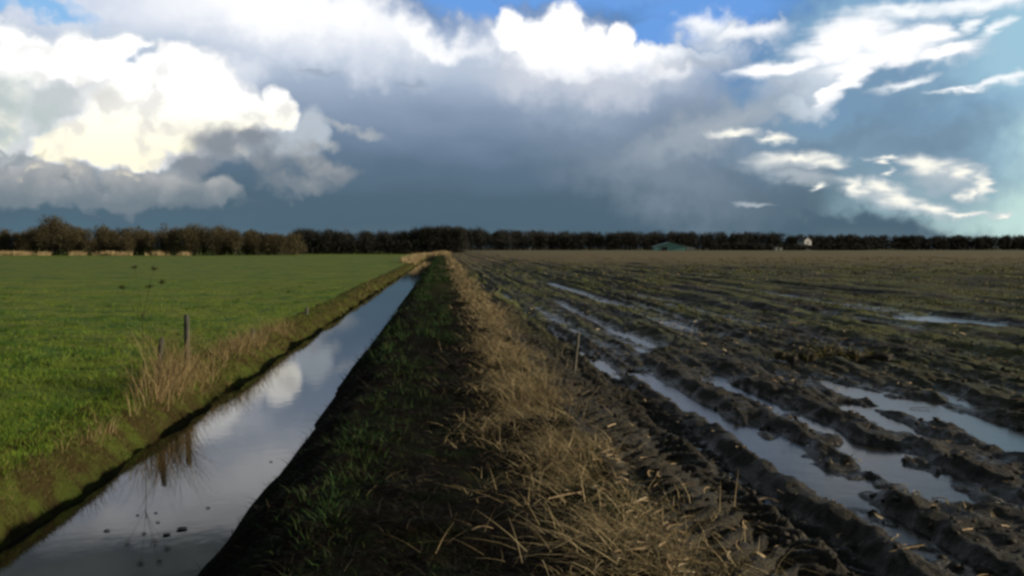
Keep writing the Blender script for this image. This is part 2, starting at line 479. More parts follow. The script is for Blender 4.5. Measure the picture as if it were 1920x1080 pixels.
M = {
    'meadow': material('meadow_turf', m_meadow),
    'bank': material('bank_painted_shade', m_bank),
    'field': material('wet_mud', m_field),
    'water': material('ditch_water', m_water),
    'puddle': material('muddy_puddle', m_puddle),
    'straw': material('dry_grass', m_blade([(0.10, 0.075, 0.034), (0.34, 0.26, 0.135), (0.16, 0.125, 0.058), (0.46, 0.37, 0.21), (0.22, 0.17, 0.075)])),
    'reed': material('dead_reed', m_blade([(0.075, 0.055, 0.020), (0.17, 0.125, 0.052), (0.10, 0.10, 0.026), (0.075, 0.062, 0.022), (0.12, 0.14, 0.028), (0.22, 0.165, 0.08)])),
    'reed_tall': material('tall_reed', m_blade([(0.12, 0.092, 0.038), (0.28, 0.20, 0.095), (0.18, 0.135, 0.060), (0.33, 0.25, 0.13), (0.11, 0.092, 0.032)])),
    'far_reed': material('pale_reed', m_blade([(0.24, 0.175, 0.085), (0.46, 0.36, 0.20), (0.34, 0.26, 0.13)])),
    'stubble': material('pale_stubble', m_blade([(0.12, 0.10, 0.045), (0.30, 0.24, 0.13), (0.18, 0.15, 0.06), (0.42, 0.35, 0.22)])),
    'thatch': material('dark_thatch', m_blade([(0.006, 0.005, 0.003), (0.018, 0.015, 0.008), (0.009, 0.008, 0.005), (0.040, 0.032, 0.018)])),
    'tuft': material('rank_tufts', m_blade([(0.016, 0.050, 0.007), (0.045, 0.095, 0.012), (0.026, 0.068, 0.009)])),
    'green': material('meadow_blades', m_blade([(0.048, 0.12, 0.010), (0.15, 0.22, 0.020), (0.080, 0.16, 0.014), (0.21, 0.21, 0.040)])),
    'bank_green': material('bank_blades', m_blade([(0.006, 0.024, 0.005), (0.024, 0.056, 0.010), (0.011, 0.034, 0.007), (0.045, 0.048, 0.015)])),
    'weed': material('field_weeds', m_blade([(0.030, 0.038, 0.008), (0.115, 0.118, 0.026), (0.060, 0.070, 0.014), (0.17, 0.135, 0.05)])),
    'husk': material('maize_husk', m_blade([(0.20, 0.14, 0.075), (0.42, 0.32, 0.19), (0.30, 0.21, 0.12), (0.5, 0.42, 0.28)])),
    'post': material('weathered_post', m_wood((0.026, 0.028, 0.022), (0.075, 0.078, 0.062))),
    'stake': material('pale_stake', m_wood((0.05, 0.046, 0.034), (0.11, 0.10, 0.075))),
    'stalk': material('dead_stalk', m_blade([(0.035, 0.040, 0.014), (0.055, 0.058, 0.020)])),
    'leaf': material('sodden_leaf', m_blade([(0.010, 0.010, 0.008), (0.022, 0.020, 0.014)], 0.5)),
    'bark': material('tree_bark', m_wood((0.028, 0.022, 0.015), (0.06, 0.048, 0.034), 3.0)),
    'twig': material('bare_twigs', m_blade([(0.050, 0.042, 0.022), (0.085, 0.070, 0.040), (0.062, 0.062, 0.028), (0.095, 0.066, 0.040)])),
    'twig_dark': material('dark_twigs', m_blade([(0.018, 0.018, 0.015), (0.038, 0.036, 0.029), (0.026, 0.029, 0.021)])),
    'teal': material('teal_sheeting', m_plain((0.20, 0.38, 0.34), 0.5, 0.3, 1.2, (6, 6, 0.4))),
    'teal_wall': material('green_boards', m_plain((0.17, 0.34, 0.30), 0.7, 0.3, 1.2, (8, 8, 0.4))),
    'dark': material('dark_opening', m_plain((0.02, 0.02, 0.02), 0.8)),
    'white': material('white_render', m_plain((0.45, 0.45, 0.43), 0.8, 0.06)),
    'slate': material('grey_tiles', m_plain((0.10, 0.10, 0.10), 0.7, 0.25)),
    'glass': material('window_glass', m_plain((0.03, 0.035, 0.04), 0.1, 0.1)),
    'grey': material('grey_cladding', m_plain((0.19, 0.20, 0.19), 0.7, 0.2)),
    'clod': material('mud_clod', m_plain((0.026, 0.020, 0.012), 0.85, 0.5, 16.0)),
}


# ------------------------------------------------------------------ mesh helpers
def mesh_obj(name, verts, faces, mat, parent=None, smooth=False):
    """verts (n,3) array; faces (m,k) array or list of tuples"""
    me = bpy.data.meshes.new(name)
    if isinstance(faces, np.ndarray):
        v = np.ascontiguousarray(verts, dtype=np.float32)
        f = np.ascontiguousarray(faces, dtype=np.int32)
        me.vertices.add(len(v))
        me.vertices.foreach_set('co', v.ravel())
        me.loops.add(f.size)
        me.loops.foreach_set('vertex_index', f.ravel())
        me.polygons.add(len(f))
        me.polygons.foreach_set('loop_start', np.arange(0, f.size, f.shape[1], dtype=np.int32))
        me.update(calc_edges=True)
    else:
        me.from_pydata([tuple(map(float, q)) for q in verts], [], [tuple(q) for q in faces])
    me.validate()
    if smooth:
        me.polygons.foreach_set('use_smooth', np.ones(len(me.polygons), dtype=bool))
    me.materials.append(mat)
    o = bpy.data.objects.new(name, me)
    COL.objects.link(o)
    if parent is not None:
        o.parent = parent
    return o


def tag(o, label=None, cat=None, group=None, kind=None):
    for k, v in (('label', label), ('category', cat), ('group', group), ('kind', kind)):
        if v:
            o[k] = v
    return o


def empty(name, loc, rz=0.0):
    o = bpy.data.objects.new(name, None)
    o.location, o.rotation_euler = loc, (0, 0, rz)
    o.empty_display_size = 0.2
    COL.objects.link(o)
    return o


def copy_tree(o, parent=None):
    c = o.copy()
    COL.objects.link(c)
    c.parent = parent
    for ch in o.children:
        copy_tree(ch, c)
    return c


# value noise in numpy
def vn(x, y, s):
    ix, iy = np.floor(x), np.floor(y)
    fx, fy = x - ix, y - iy
    fx, fy = fx * fx * (3 - 2 * fx), fy * fy * (3 - 2 * fy)

    def h(a, b):
        q = np.sin(a * 127.1 + b * 311.7 + s * 74.7) * 43758.5453
        return q - np.floor(q)
    return (h(ix, iy) * (1 - fx) + h(ix + 1, iy) * fx) * (1 - fy) + (h(ix, iy + 1) * (1 - fx) + h(ix + 1, iy + 1) * fx) * fy


def fbm(x, y, s, o=4, g=0.5):
    v, a, n = 0.0, 1.0, 0.0
    for i in range(o):
        v = v + a * (vn(x * 2 ** i + 17.3 * i, y * 2 ** i - 9.1 * i, s + i) - 0.5)
        n += a
        a *= g
    return v / n * 2.0


def sst(a, b, x):
    t = np.clip((x - a) / (b - a), 0, 1)
    return t * t * (3 - 2 * t)


WATER_Z = -0.85
MEADOW_Z = -0.45
PUDDLE_Z = -0.066


def height(x, y):
    x = np.asarray(x, float)
    y = np.asarray(y, float)
    # edges of the ditch wander a little
    wl = fbm(y * 0.35, y * 0 + 3.3, 11, 3) * 0.16 + fbm(y * 1.7, y * 0 + 1.0, 12, 4) * 0.10
    wr = fbm(y * 0.4, y * 0 + 7.7, 13, 3) * 0.13 + fbm(y * 1.9, y * 0 + 2.0, 14, 4) * 0.15
    end = sst(185, 160, y)
    mead = MEADOW_Z + fbm(x * 0.35, y * 0.35, 21, 3) * 0.05 + (fbm(x * 0.8, y * 0.5, 22, 4) * 0.16 + fbm(x * 3.1, y * 3.1, 24, 3) * 0.045) * np.exp(-np.maximum(y, 0) / 60)
    mead = mead + fbm(x * 0.03, y * 0.03, 23, 2) * 0.10
    # field
    nearf = np.exp(-np.maximum(y - 4, 0) / 22.0)
    cl = fbm(x * 1.6, y * 1.0, 31, 3) * 0.06
    r1 = 1 - np.abs(fbm(x * 4.2, y * 3.2, 32, 3)) * 2.0
    fine = fbm(x * 12, y * 10, 34, 3) + (0.5 - np.abs(fbm(x * 8.5, y * 7.5, 37, 2))) * 0.9 - 0.3
    smear = fbm(x * 5.0, y * 0.45, 38, 3) * 0.06
    trk = sst(2.0, 2.5, x) * (1 - sst(6.2, 7.5, x))
    fld = cl * (0.45 + 0.4 * nearf) + ((r1 - 0.55) * 0.042 * (0.35 + 0.45 * nearf) + fine * 0.027 * (0.3 + 0.7 * nearf)) * (1 - 0.25 * trk) + smear - 0.012 * trk
    # faint maize rows
    fld = fld + np.sin((x + fbm(y * 0.10, x * 0.3, 35, 3) * 0.9) * 2 * math.pi / 1.5) * 0.03 * sst(5.0, 9.0, x)
    fld = fld + fbm(x * 1.15, y * 0.045, 39, 3) * 0.16 * sst(9, 22, y) * sst(2.0, 5.0, x) * (1 - 0.6 * sst(60, 160, y))
    wav = fbm(y * 0.22, y * 0, 36, 3) * 0.14
    fld = fld + 0.035
    # broken wheel tracks: centre, half width, depth, seed
    for xc, w, dep, sd_ in ((2.15, 0.14, 0.10, 9), (2.70, 0.20, 0.10, 0), (3.50, 0.17, 0.125, 1), (4.35, 0.16, 0.08, 5), (5.00, 0.30, 0.11, 2), (5.75, 0.15, 0.135, 3), (6.6, 0.2, 0.08, 10),
                            (7.6, 0.24, 0.09, 6), (9.0, 0.25, 0.08, 11), (10.6, 0.4, 0.08, 7), (12.6, 0.3, 0.07, 12), (15.0, 0.4, 0.07, 8)):
        u = np.abs(x - xc - wav) + fbm(x * 3.0, y * 1.8, 40 + sd_, 3) * 0.10
        mod = np.clip(0.62 + 1.1 * fbm(y * 0.2 + sd_ * 5.1, y * 0 + sd_, 50 + sd_, 3), 0.0, 1.2)
        fld = fld - dep * (1 - 0.45 * sst(9, 16, y)) * mod * (1 - sst(w * 0.6, w * 1.35, u)) + 0.014 * mod * np.exp(-((u - w * 1.7) / 0.10) ** 2)
    # hollows where water stands: centre, length along the tracks, half width
    for xc, y0, y1, w, dep in ((2.85, 5.6, 8.4, 0.42, 0.085), (2.62, 8.6, 10.6, 0.26, 0.08), (2.35, 11.0, 14.5, 0.20, 0.085), (3.55, 5.3, 7.4, 0.40, 0.09), (3.55, 7.0, 11.6, 0.17, 0.095), (3.45, 14.0, 18.5, 0.50, 0.07),
                               (5.1, 6.8, 9.8, 0.55, 0.075), (4.7, 9.4, 12.0, 0.36, 0.065), (5.85, 6.6, 10.8, 0.14, 0.10), (4.25, 7.4, 9.5, 0.25, 0.07), (11.4, 18.2, 21.4, 1.6, 0.10), (9.6, 21.5, 23.0, 0.9, 0.09), (6.7, 13, 15.5, 0.35, 0.07), (8.6, 15.5, 17, 0.5, 0.06)):
        u = (np.abs(x - xc - wav) + fbm(x * 3.0, y * 1.2, 80, 4) * 0.30) / w
        yc, hl = (y0 + y1) / 2, (y1 - y0) / 2
        q_ = np.abs(y - yc) / hl + fbm(x * 1.3, y * 0.9, 81, 3) * 0.35
        fld = fld - dep * (1 - sst(0.4, 1.2, u)) * (1 - sst(0.7, 1.1, q_))
    # tractor lug prints along the inside track
    lug = sst(0.50, 0.38, np.abs(x - 1.78 - wav))
    ph = (y + np.abs(x - 1.78 - wav) * 0.9) / 0.21
    fld = fld + trk * fbm(x * 6.0, y * 3.6, 33, 3) * 0.035
    fld = fld + lug * (np.clip(np.sin(ph * 2 * math.pi) * 1.6, -1, 1) * 0.030 - 0.02)
    fld = fld + fbm(x * 0.02, y * 0.02, 60, 2) * 0.15 * sst(20, 120, y)
    # verge
    ver = 0.04 + fbm(x * 1.1, y * 0.9, 61, 4) * 0.09 + fbm(x * 5, y * 5, 62, 3) * 0.035
    z = np.where(x > 0.4, ver + (fld - ver) * sst(0.9, 1.5, x), ver)
    # right bank down to the water, undercut and ragged
    tb = sst(-2.34, -0.80, x + wr)
    z_rb = -1.45 + (ver + 1.45) * np.power(tb, 0.85)
    z = np.where(x < 0.2, np.minimum(z, z_rb * end + (1 - end) * (z * sst(-4, 0, x) + mead * (1 - sst(-4, 0, x)))), z)
    # left bank
    tl = sst(-3.04, -4.14, x + wl)
    z_lb = -1.45 + (mead + 1.45) * np.power(tl, 0.9)
    z_lb = z_lb * end + (1 - end) * (mead + (z - mead) * sst(-4, 0, x))
    z = np.where(x < -2.6, z_lb, z)
    return z


def grid_obj(name, xs, ys, mat):
    X, Y = np.meshgrid(xs, ys)
    Z = height(X, Y)
    v = np.stack([X.ravel(), Y.ravel(), Z.ravel()], 1)
    nx, ny = len(xs), len(ys)
    i = (np.arange(ny - 1)[:, None] * nx + np.arange(nx - 1)[None, :]).ravel()
    f = np.stack([i, i + 1, i + nx + 1, i + nx], 1)
    o = mesh_obj(name, v, f, mat, smooth=True)
    o['kind'] = 'structure'
    return o


ys = [-60, -30, -15, -8, -4, -2, -1, 0]
y = 0.5
while y < 3.4:
    ys.append(y)
    y += 0.08
while y < 60:
    ys.append(y)
    y += 0.0058 * y
while y < 4200:
    ys.append(y)
    y *= 1.04
ys = np.array(ys)


def spread(a, step, grow, lim):
    out = [a]
    while out[-1] < lim:
        out.append(out[-1] + step)
        step *= grow
    return np.array(out)


xs_field = np.concatenate([np.arange(1.2, 7.0, 0.024), spread(7.0, 0.026, 1.018, 4200)])
xs_bank = np.arange(-4.8, 1.2001, 0.04)
xs_meadow = -spread(4.8, 0.05, 1.025, 4200)[::-1]
xs_bank[0], xs_bank[-1] = -4.8, 1.2
grid_obj('field', xs_field, ys, M['field'])
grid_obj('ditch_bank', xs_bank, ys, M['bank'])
grid_obj('meadow', xs_meadow, ys, M['meadow'])


def sheet(name, x0, x1, y0, y1, z, mat):
    o = mesh_obj(name, np.array([(x0, y0, z), (x1, y0, z), (x1, y1, z), (x0, y1, z)]), [(0, 1, 2, 3)], mat)
    o['kind'] = 'structure'
    return o


sheet('ditch_water', -5.2, -0.6, -60, 190, WATER_Z, M['water'])
sheet('puddle_water', 2.0, 17.0, 0, 42, PUDDLE_Z, M['puddle'])


# ------------------------------------------------------------------ blades
def blades(n, x, y, z, head, length, width, lean, curl=0.6, segs=3):
    """flat tapering blades, each its own island: returns verts, faces"""
    n = len(x)
    base = np.stack([x, y, z], 1)
    dirx, diry = np.cos(head), np.sin(head)
    side = np.stack([-diry, dirx, np.zeros(n)], 1)
    # twist the blade's face at random
    tw = rng.uniform(0, math.pi, n)
    side = side * np.cos(tw)[:, None] + np.stack([dirx, diry, np.zeros(n)], 1) * np.sin(tw)[:, None]
    vs = []
    p = base.copy()
    ang = lean.copy()
    for s in range(segs + 1):
        t = s / segs
        w = (width * (1 - t) ** 0.7 * 0.5)[:, None] if s < segs else np.full((n, 1), 0.0006)
        vs.append(p - side * w)
        vs.append(p + side * w)
        step = length / segs
        p = p + np.stack([dirx * np.sin(ang) * step, diry * np.sin(ang) * step, np.cos(ang) * step], 1)
        ang = ang + curl * rng.uniform(0.4, 1.4, n)
    V_ = np.stack(vs, 1)                       # n, 2(segs+1), 3
    k = 2 * (segs + 1)
    b0 = np.arange(n)[:, None] * k
    fs = []
    for s in range(segs):
        fs.append(np.stack([b0[:, 0] + 2 * s, b0[:, 0] + 2 * s + 1, b0[:, 0] + 2 * s + 3, b0[:, 0] + 2 * s + 2], 1))
    return V_.reshape(-1, 3), np.concatenate(fs, 0)


class Pile:
    def __init__(self):
        self.v, self.f, self.n = [], [], 0

    def add(self, vf):
        v, f = vf
        self.v.append(v)
        self.f.append(f + self.n)
        self.n += len(v)

    def build(self, name, mat, parent=None):
        return mesh_obj(name, np.concatenate(self.v), np.concatenate(self.f), mat, parent)


def tufts(cx, cy, per, spread_, length, width, lean, curl=0.5, segs=3, head=None, hspread=math.pi, sink=0.02):
    cx, cy = np.repeat(cx, per), np.repeat(cy, per)
    n = len(cx)
    r = np.abs(rng.normal(0, spread_, n))
    a = rng.uniform(0, 2 * math.pi, n)
    x, y = cx + np.cos(a) * r, cy + np.sin(a) * r
    hd = a if head is None else head + rng.normal(0, hspread, n)
    ln = length * rng.uniform(0.55, 1.3, n)
    wd = width * rng.uniform(0.6, 1.4, n)
    le = np.abs(rng.normal(lean, 0.3, n))
    return blades(n, x, y, height(x, y) - sink, hd, ln, wd, le, curl, segs)


def logd(n, a, b):
    return np.exp(rng.uniform(math.log(a), math.log(b), n))


# short turf of the meadow
P = Pile()
for k, (a, b, n, ln, wd) in enumerate(((6.5, 14, 5200, 0.085, 0.008), (14, 30, 4600, 0.09, 0.013), (30, 60, 2600, 0.09, 0.024))):
    d = logd(n, a, b)
    x = -4.08 - rng.random(n) ** 1.15 * (0.62 * d - 3.3)
    P.add(tufts(x, d, 7, 0.06 * (1 + d.mean() / 15), ln, wd, 0.5, 0.35, 2))
tag(P.build('meadow_grass', M['green']), 'short green grass covering the meadow left of the ditch', 'grass', kind='stuff')

P = Pile()
d = np.concatenate([logd(300, 7.0, 16), logd(460, 14, 50)])
n = len(d)
x = -4.7 - rng.random(n) * (0.62 * d - 3.2)
m = fbm(x * 0.45, d * 0.3, 75, 3) > -0.05
for lo, hi, wd, k in ((0, 16, 0.009, 30), (16, 50, 0.018, 26)):
    q = m & (d >= lo) & (d < hi)
    P.add(tufts(x[q], d[q], k, 0.13 + 0.004 * lo, 0.15, wd, 0.55, 0.4, 3))
tag(P.build('rank_grass', M['tuft']), 'darker rank tufts of grass dotted about the meadow', 'grass', kind='stuff')

# rough brown grass and reeds on the left bank
P = Pile()
for a, b, n, ln, wd in ((5.6, 15, 1500, 0.085, 0.006), (15, 40, 900, 0.12, 0.012), (40, 165, 450, 0.20, 0.035)):
    d = logd(n, a, b)
    x = -3.74 - np.abs(rng.normal(0.0, 0.38, n))
    P.add(tufts(x, d, 12, 0.09, ln, wd, 0.55, 0.5, 3))
tag(P.build('bank_grass', M['reed']), 'rough brown grass fringing the left edge of the ditch', 'grass', kind='stuff')
P = Pile()
for px, dd, w_, hh, cnt in ((300, 13.5, 0.40, 0.95, 20), (318, 14.2, 0.35, 1.05, 18), (306, 12.9, 0.4, 0.60, 16), (345, 15.2, 0.35, 0.36, 16), (400, 17.0, 0.5, 0.38, 18), (425, 18.2, 0.4, 0.50, 16), (462, 19.8, 0.6, 0.46, 22),
                            (375, 15.5, 0.4, 0.36, 16), (490, 22.0, 0.9, 0.44, 22), (515, 23.5, 0.8, 0.34, 16), (440, 18.6, 0.5, 0.42, 18), (215, 10.6, 0.4, 0.24, 8)):
    cx = place_at(px + 12, dd) + rng.normal(0, 0.14, cnt)
    cy = dd + rng.normal(0, w_, cnt)
    P.add(tufts(np.minimum(cx, -4.0), cy, 10, 0.10, hh, 0.008, 0.14, 0.24, 4))
tag(P.build('reeds', M['reed_tall']), 'tall dead reeds standing round the fence posts on the left bank', 'reeds', kind='stuff')

# grass of the right bank, its greens darkened to carry the slope's shade
P = Pile()
for a, b, n, ln, wd in ((4.2, 12, 330, 0.075, 0.006), (12, 40, 360, 0.2, 0.014), (40, 160, 420, 0.3, 0.05)):
    d = logd(n, a, b)
    x = -1.45 + rng.random(n) ** 1.2 * 1.7
    m = fbm(x * 0.9, d * 0.5, 71, 2) + 0.25 * (d > 14) > 0.12
    P.add(tufts(x[m], d[m], 14, 0.10, ln, wd, 0.5, 0.5, 3))
for px, py, n in ((690, 880, 26), (660, 960, 22), (720, 800, 16), (770, 745, 22), (800, 575, 30), (790, 560, 24), (810, 540, 22), (1170, 1020, 12), (620, 1050, 14)):
    c = ground_at(px, py, -0.25)
    P.add(tufts(c.x + rng.normal(0, 0.14, n), c.y + rng.normal(0, 0.06 * c.y, n), 22, 0.08, 0.085 + 0.003 * c.y, 0.006 + 0.0004 * c.y, 0.6, 0.4, 3))
tag(P.build('green_bank_grass', M['bank_green']), 'dark green grass on the bank right of the ditch', 'grass', kind='stuff')

# dead thatch matted over the dark bank
P = Pile()
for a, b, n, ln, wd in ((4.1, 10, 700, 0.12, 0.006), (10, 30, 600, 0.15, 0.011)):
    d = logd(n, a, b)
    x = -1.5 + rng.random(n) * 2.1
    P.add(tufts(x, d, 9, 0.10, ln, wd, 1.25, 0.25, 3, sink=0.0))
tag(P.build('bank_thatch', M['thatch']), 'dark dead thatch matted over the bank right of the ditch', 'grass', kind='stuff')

# dry grass strip along the verge
P = Pile()
for a, b, n, ln, wd in ((4.0, 9, 420, 0.24, 0.0042), (9, 20, 620, 0.28, 0.007), (20, 60, 620, 0.30, 0.018), (60, 190, 460, 0.42, 0.06)):
    d = logd(n, a, b)
    x = 0.98 + 0.25 * fbm(d * 0.5, d * 0, 72, 3) + rng.normal(0, 0.22, n)
    m = fbm(x * 1.1, d * 0.9, 74, 3) + 0.24 * (d > 20) > -0.2
    x, d = x[m], d[m]
    P.add(tufts(x, d, 15, 0.08, ln * (0.8 + 0.5 * rng.random(len(x)).repeat(15)), wd, 0.95, 0.5, 4))
n = 340
d = logd(n, 4.1, 22)
P.add(tufts(1.02 + rng.normal(0, 0.27, n), d, 6, 0.14, 0.30, 0.006, 1.35, 0.12, 3, sink=-0.02))
n = 45
d = logd(n, 4.1, 14)
P.add(tufts(0.4 + rng.normal(0, 0.3, n), d, 5, 0.16, 0.26, 0.005, 1.35, 0.12, 3, sink=-0.01))
tag(P.build('dry_grass', M['straw']), 'strip of flattened dry grass between the ditch bank and the muddy field', 'grass', kind='stuff')

# reed belt across the far end of the ditch
P = Pile()
n = 420
d = rng.uniform(120, 205, n)
x = np.where(rng.random(n) < 0.5, -4.6 + rng.normal(0, 0.7, n), rng.uniform(-6, 1.5, n))
d = np.where(x > -4, rng.uniform(185, 205, n), d)
P.add(tufts(x, d, 14, 0.3, 0.95, 0.07, 0.25, 0.3, 3))
tag(P.build('far_reeds', M['far_reed']), 'tan reeds closing the far end of the ditch', 'reeds', kind='stuff')

# low weeds and stubble in the field
P = Pile()
for a, b, n, ln, wd in ((8, 20, 3200, 0.09, 0.012), (20, 50, 5200, 0.11, 0.03), (50, 140, 3600, 0.15, 0.09)):
    d = logd(n, a, b)
    x = 1.6 + rng.random(n) ** 0.8 * (0.70 * d + 2)
    row = np.sin(x * 2 * math.pi / 1.5) * 0.35 + fbm(x * 0.5, d * 0.12, 73, 3)
    m = (row > 0.05) & (height(x, d) > -0.02) & (x > 6.5 - 0.12 * d)
    P.add(tufts(x[m], d[m], 8, 0.12 * (1 + d.mean() / 40), ln, wd, 0.75, 0.4, 2))
tag(P.build('field_weeds', M['weed']), 'low weeds and stubble in rows over the muddy field', 'weeds', kind='stuff')


# pale stubble left standing and lying along the maize rows
P = Pile()
for a, b, n, ln, wd in ((5, 16, 1700, 0.06, 0.012), (16, 40, 2200, 0.09, 0.026), (40, 110, 1500, 0.13, 0.06)):
    d = logd(n, a, b)
    x = np.round((2.6 + rng.random(n) ** 0.8 * (0.66 * d)) / 1.5) * 1.5 - fbm(d * 0.10, d * 0, 35, 3) * 0.4 + rng.normal(0.35, 0.16, n)
    m = (fbm(x * 0.3, d * 0.15, 76, 3) > -0.1) & (height(x, d) > PUDDLE_Z + 0.01)
    P.add(tufts(x[m], d[m], 3, 0.10 * (1 + a / 30), ln, wd, 0.95, 0.1, 2))
tag(P.build('maize_stubble', M['stubble']), 'pale maize stubble along the rows of the far muddy field', 'stubble', kind='stuff')


# ------------------------------------------------------------------ solid helpers
def tube(path, radii, k=8, cap=True):
    """a tapered tube along a polyline -> verts, faces (lists)"""
    vs, fs = [], []
    path = [Vector(q) for q in path]
    for i, q in enumerate(path):
        t = (path[min(i + 1, len(path) - 1)] - path[max(i - 1, 0)]).normalized()
        ref = Vector((0, 0, 1)) if abs(t.z) < 0.9 else Vector((1, 0, 0))
        a = t.cross(ref).normalized()
        b = t.cross(a)
        for j in range(k):
            th = 2 * math.pi * j / k
            vs.append(q + (a * math.cos(th) + b * math.sin(th)) * radii[i])
    for i in range(len(path) - 1):
        for j in range(k):
            fs.append((i * k + j, i * k + (j + 1) % k, (i + 1) * k + (j + 1) % k, (i + 1) * k + j))
    if cap:
        fs.append(tuple(range(k - 1, -1, -1)))
        fs.append(tuple((len(path) - 1) * k + j for j in range(k)))
    return vs, fs


class Solid:
    def __init__(self):
        self.v, self.f = [], []

    def add(self, vf):
        o = len(self.v)
        self.v += [tuple(q) for q in vf[0]]
        self.f += [tuple(i + o for i in q) for q in vf[1]]
        return self

    def box(self, x0, x1, y0, y1, z0, z1):
        return self.add(([(x0, y0, z0), (x1, y0, z0), (x1, y1, z0), (x0, y1, z0), (x0, y0, z1), (x1, y0, z1), (x1, y1, z1), (x0, y1, z1)],
                         [(3, 2, 1, 0), (4, 5, 6, 7), (0, 1, 5, 4), (1, 2, 6, 5), (2, 3, 7, 6), (3, 0, 4, 7)]))

    def prism(self, prof, y0, y1):
        """profile in x,z pushed along y"""
        n = len(prof)
        return self.add(([(x, y0, z) for x, z in prof] + [(x, y1, z) for x, z in prof],
                         [tuple(range(n)), tuple(range(2 * n - 1, n - 1, -1))] + [(i, i + n, (i + 1) % n + n, (i + 1) % n) for i in range(n)]))

    def build(self, name, mat, parent=None, smooth=False):
        return mesh_obj(name, self.v, self.f, mat, parent, smooth)


# ------------------------------------------------------------------ fence posts and stake
def post(x, y, top, r, lean, label, broken=False, name='fence_post', mat='post'):
    z0 = float(height(x, y))
    root = empty(name, (x, y, z0))
    h = top - z0
    pts = [(0, 0, -0.25)] + [(lean[0] * t * h, lean[1] * t * h, t * h) for t in (0.0, 0.3, 0.6, 0.85, 1.0)]
    rad = [r * 1.05, r * 1.05, r, r * 0.97, r * 1.0, r * 0.9]
    s = Solid().add(tube(pts, rad, 10))
    tag(root, label, 'post' if name == 'fence_post' else 'stake', 'old fence posts along the left bank' if name == 'fence_post' else None)
    body = s.build('shaft', M[mat], root, True)
    if not broken:
        c = Solid().add(tube([(lean[0] * h, lean[1] * h, h - 0.004), (lean[0] * h, lean[1] * h, h + 0.014), (lean[0] * h, lean[1] * h, h + 0.03)], [r * 0.9, r * 0.85, r * 0.4], 10))
        c.build('weathered_top', M[mat], root, True)
    else:
        c = Solid()
        for k in range(4):
            a = k * 1.6
            q = Vector((lean[0] * h + math.cos(a) * r * 0.45, lean[1] * h + math.sin(a) * r * 0.45, h - 0.01))
            c.add(tube([q, q + Vector((0.004, 0, 0.03 + 0.02 * (k % 2)))], [r * 0.4, r * 0.1], 5))
        c.build('splintered_top', M[mat], root)
    return root


post(-4.46, 15.8, 0.46, 0.047, (0.0, 0.0), 'tallest grey fence post standing upright among the dead reeds')
post(-4.33, 13.75, 0.26, 0.04, (0.10, 0.0), 'shorter leaning fence post in the tallest reed clump', True)
post(-4.38, 20.7, -0.24, 0.05, (0.05, 0.05), 'low fence post stub just beyond the brown reeds', True)
post(-4.40, 28.9, -0.30, 0.06, (0.08, 0.0), 'farthest low dark fence post near the ditch edge')
post(1.69, 11.4, 0.52, 0.022, (0.10, -0.05), 'thin pale stake leaning between the dry grass and the wet wheel track', name='marker_stake', mat='stake')

# tall dead umbellifer beside the posts
root = empty('dead_hogweed', (-4.42, 13.4, float(height(-4.42, 13.4))))
tag(root, 'tall thin dead weed with dark seed heads rising above the reeds', 'plant')
s = Solid()
heads = [(-0.10, 0.02, 1.80), (0.18, 0.0, 1.78), (0.10, 0.05, 1.52), (-0.28, 0.04, 1.50), (0.30, -0.03, 1.58)]
s.add(tube([(0, 0, -0.05), (0.01, 0, 0.6), (0.0, 0, 1.15)], [0.006, 0.005, 0.004], 6))
for hx, hy, hz in heads:
    s.add(tube([(0.0, 0, 1.0 + 0.15 * random.random()), (hx * 0.6, hy, hz - 0.22), (hx, hy, hz)], [0.003, 0.0026, 0.002], 5))
s.build('stem', M['stalk'], root)
for hx, hy, hz in heads:
    c = Solid()
    for k in range(26):
        a, el_ = random.uniform(0, 6.28), random.uniform(0.1, 1.3)
        r_ = random.uniform(0.03, 0.075)
        q = Vector((hx + math.cos(a) * math.sin(el_) * r_, hy + math.sin(a) * math.sin(el_) * r_, hz + math.cos(el_) * r_ * 0.8))
        c.add(tube([(hx, hy, hz), q], [0.0018, 0.0018], 3, False))
        c.add(tube([q, q + Vector((0, 0, 0.006)), q + Vector((0, 0, 0.013))], [0.004, 0.009, 0.004], 5))
    c.build('seed_head', M['stalk'], root)


# ------------------------------------------------------------------ floating leaves on the ditch
def leaf_mesh():
    s = Solid()
    n = 7
    for i in range(n):
        t = i / (n - 1)
        w = math.sin(math.pi * min(1, t * 0.92 + 0.06)) * 0.30
        c = 0.10 * math.sin(t * 5)
        s.v += [(t - 0.5, -w, 0.05 + c * 0.3), (t - 0.5, 0, 0.0 + c * 0.3), (t - 0.5, w, 0.06 + c * 0.3)]
    for i in range(n - 1):
        for j in range(2):
            a = i * 3 + j
            s.f.append((a, a + 1, a + 4, a + 3))
    o = len(s.v)
    s.add(([(-0.5, -0.02, 0.01), (-0.5, 0.02, 0.01), (-0.8, 0.02, 0.06), (-0.8, -0.02, 0.06)], [(0, 1, 2, 3)]))
    return s


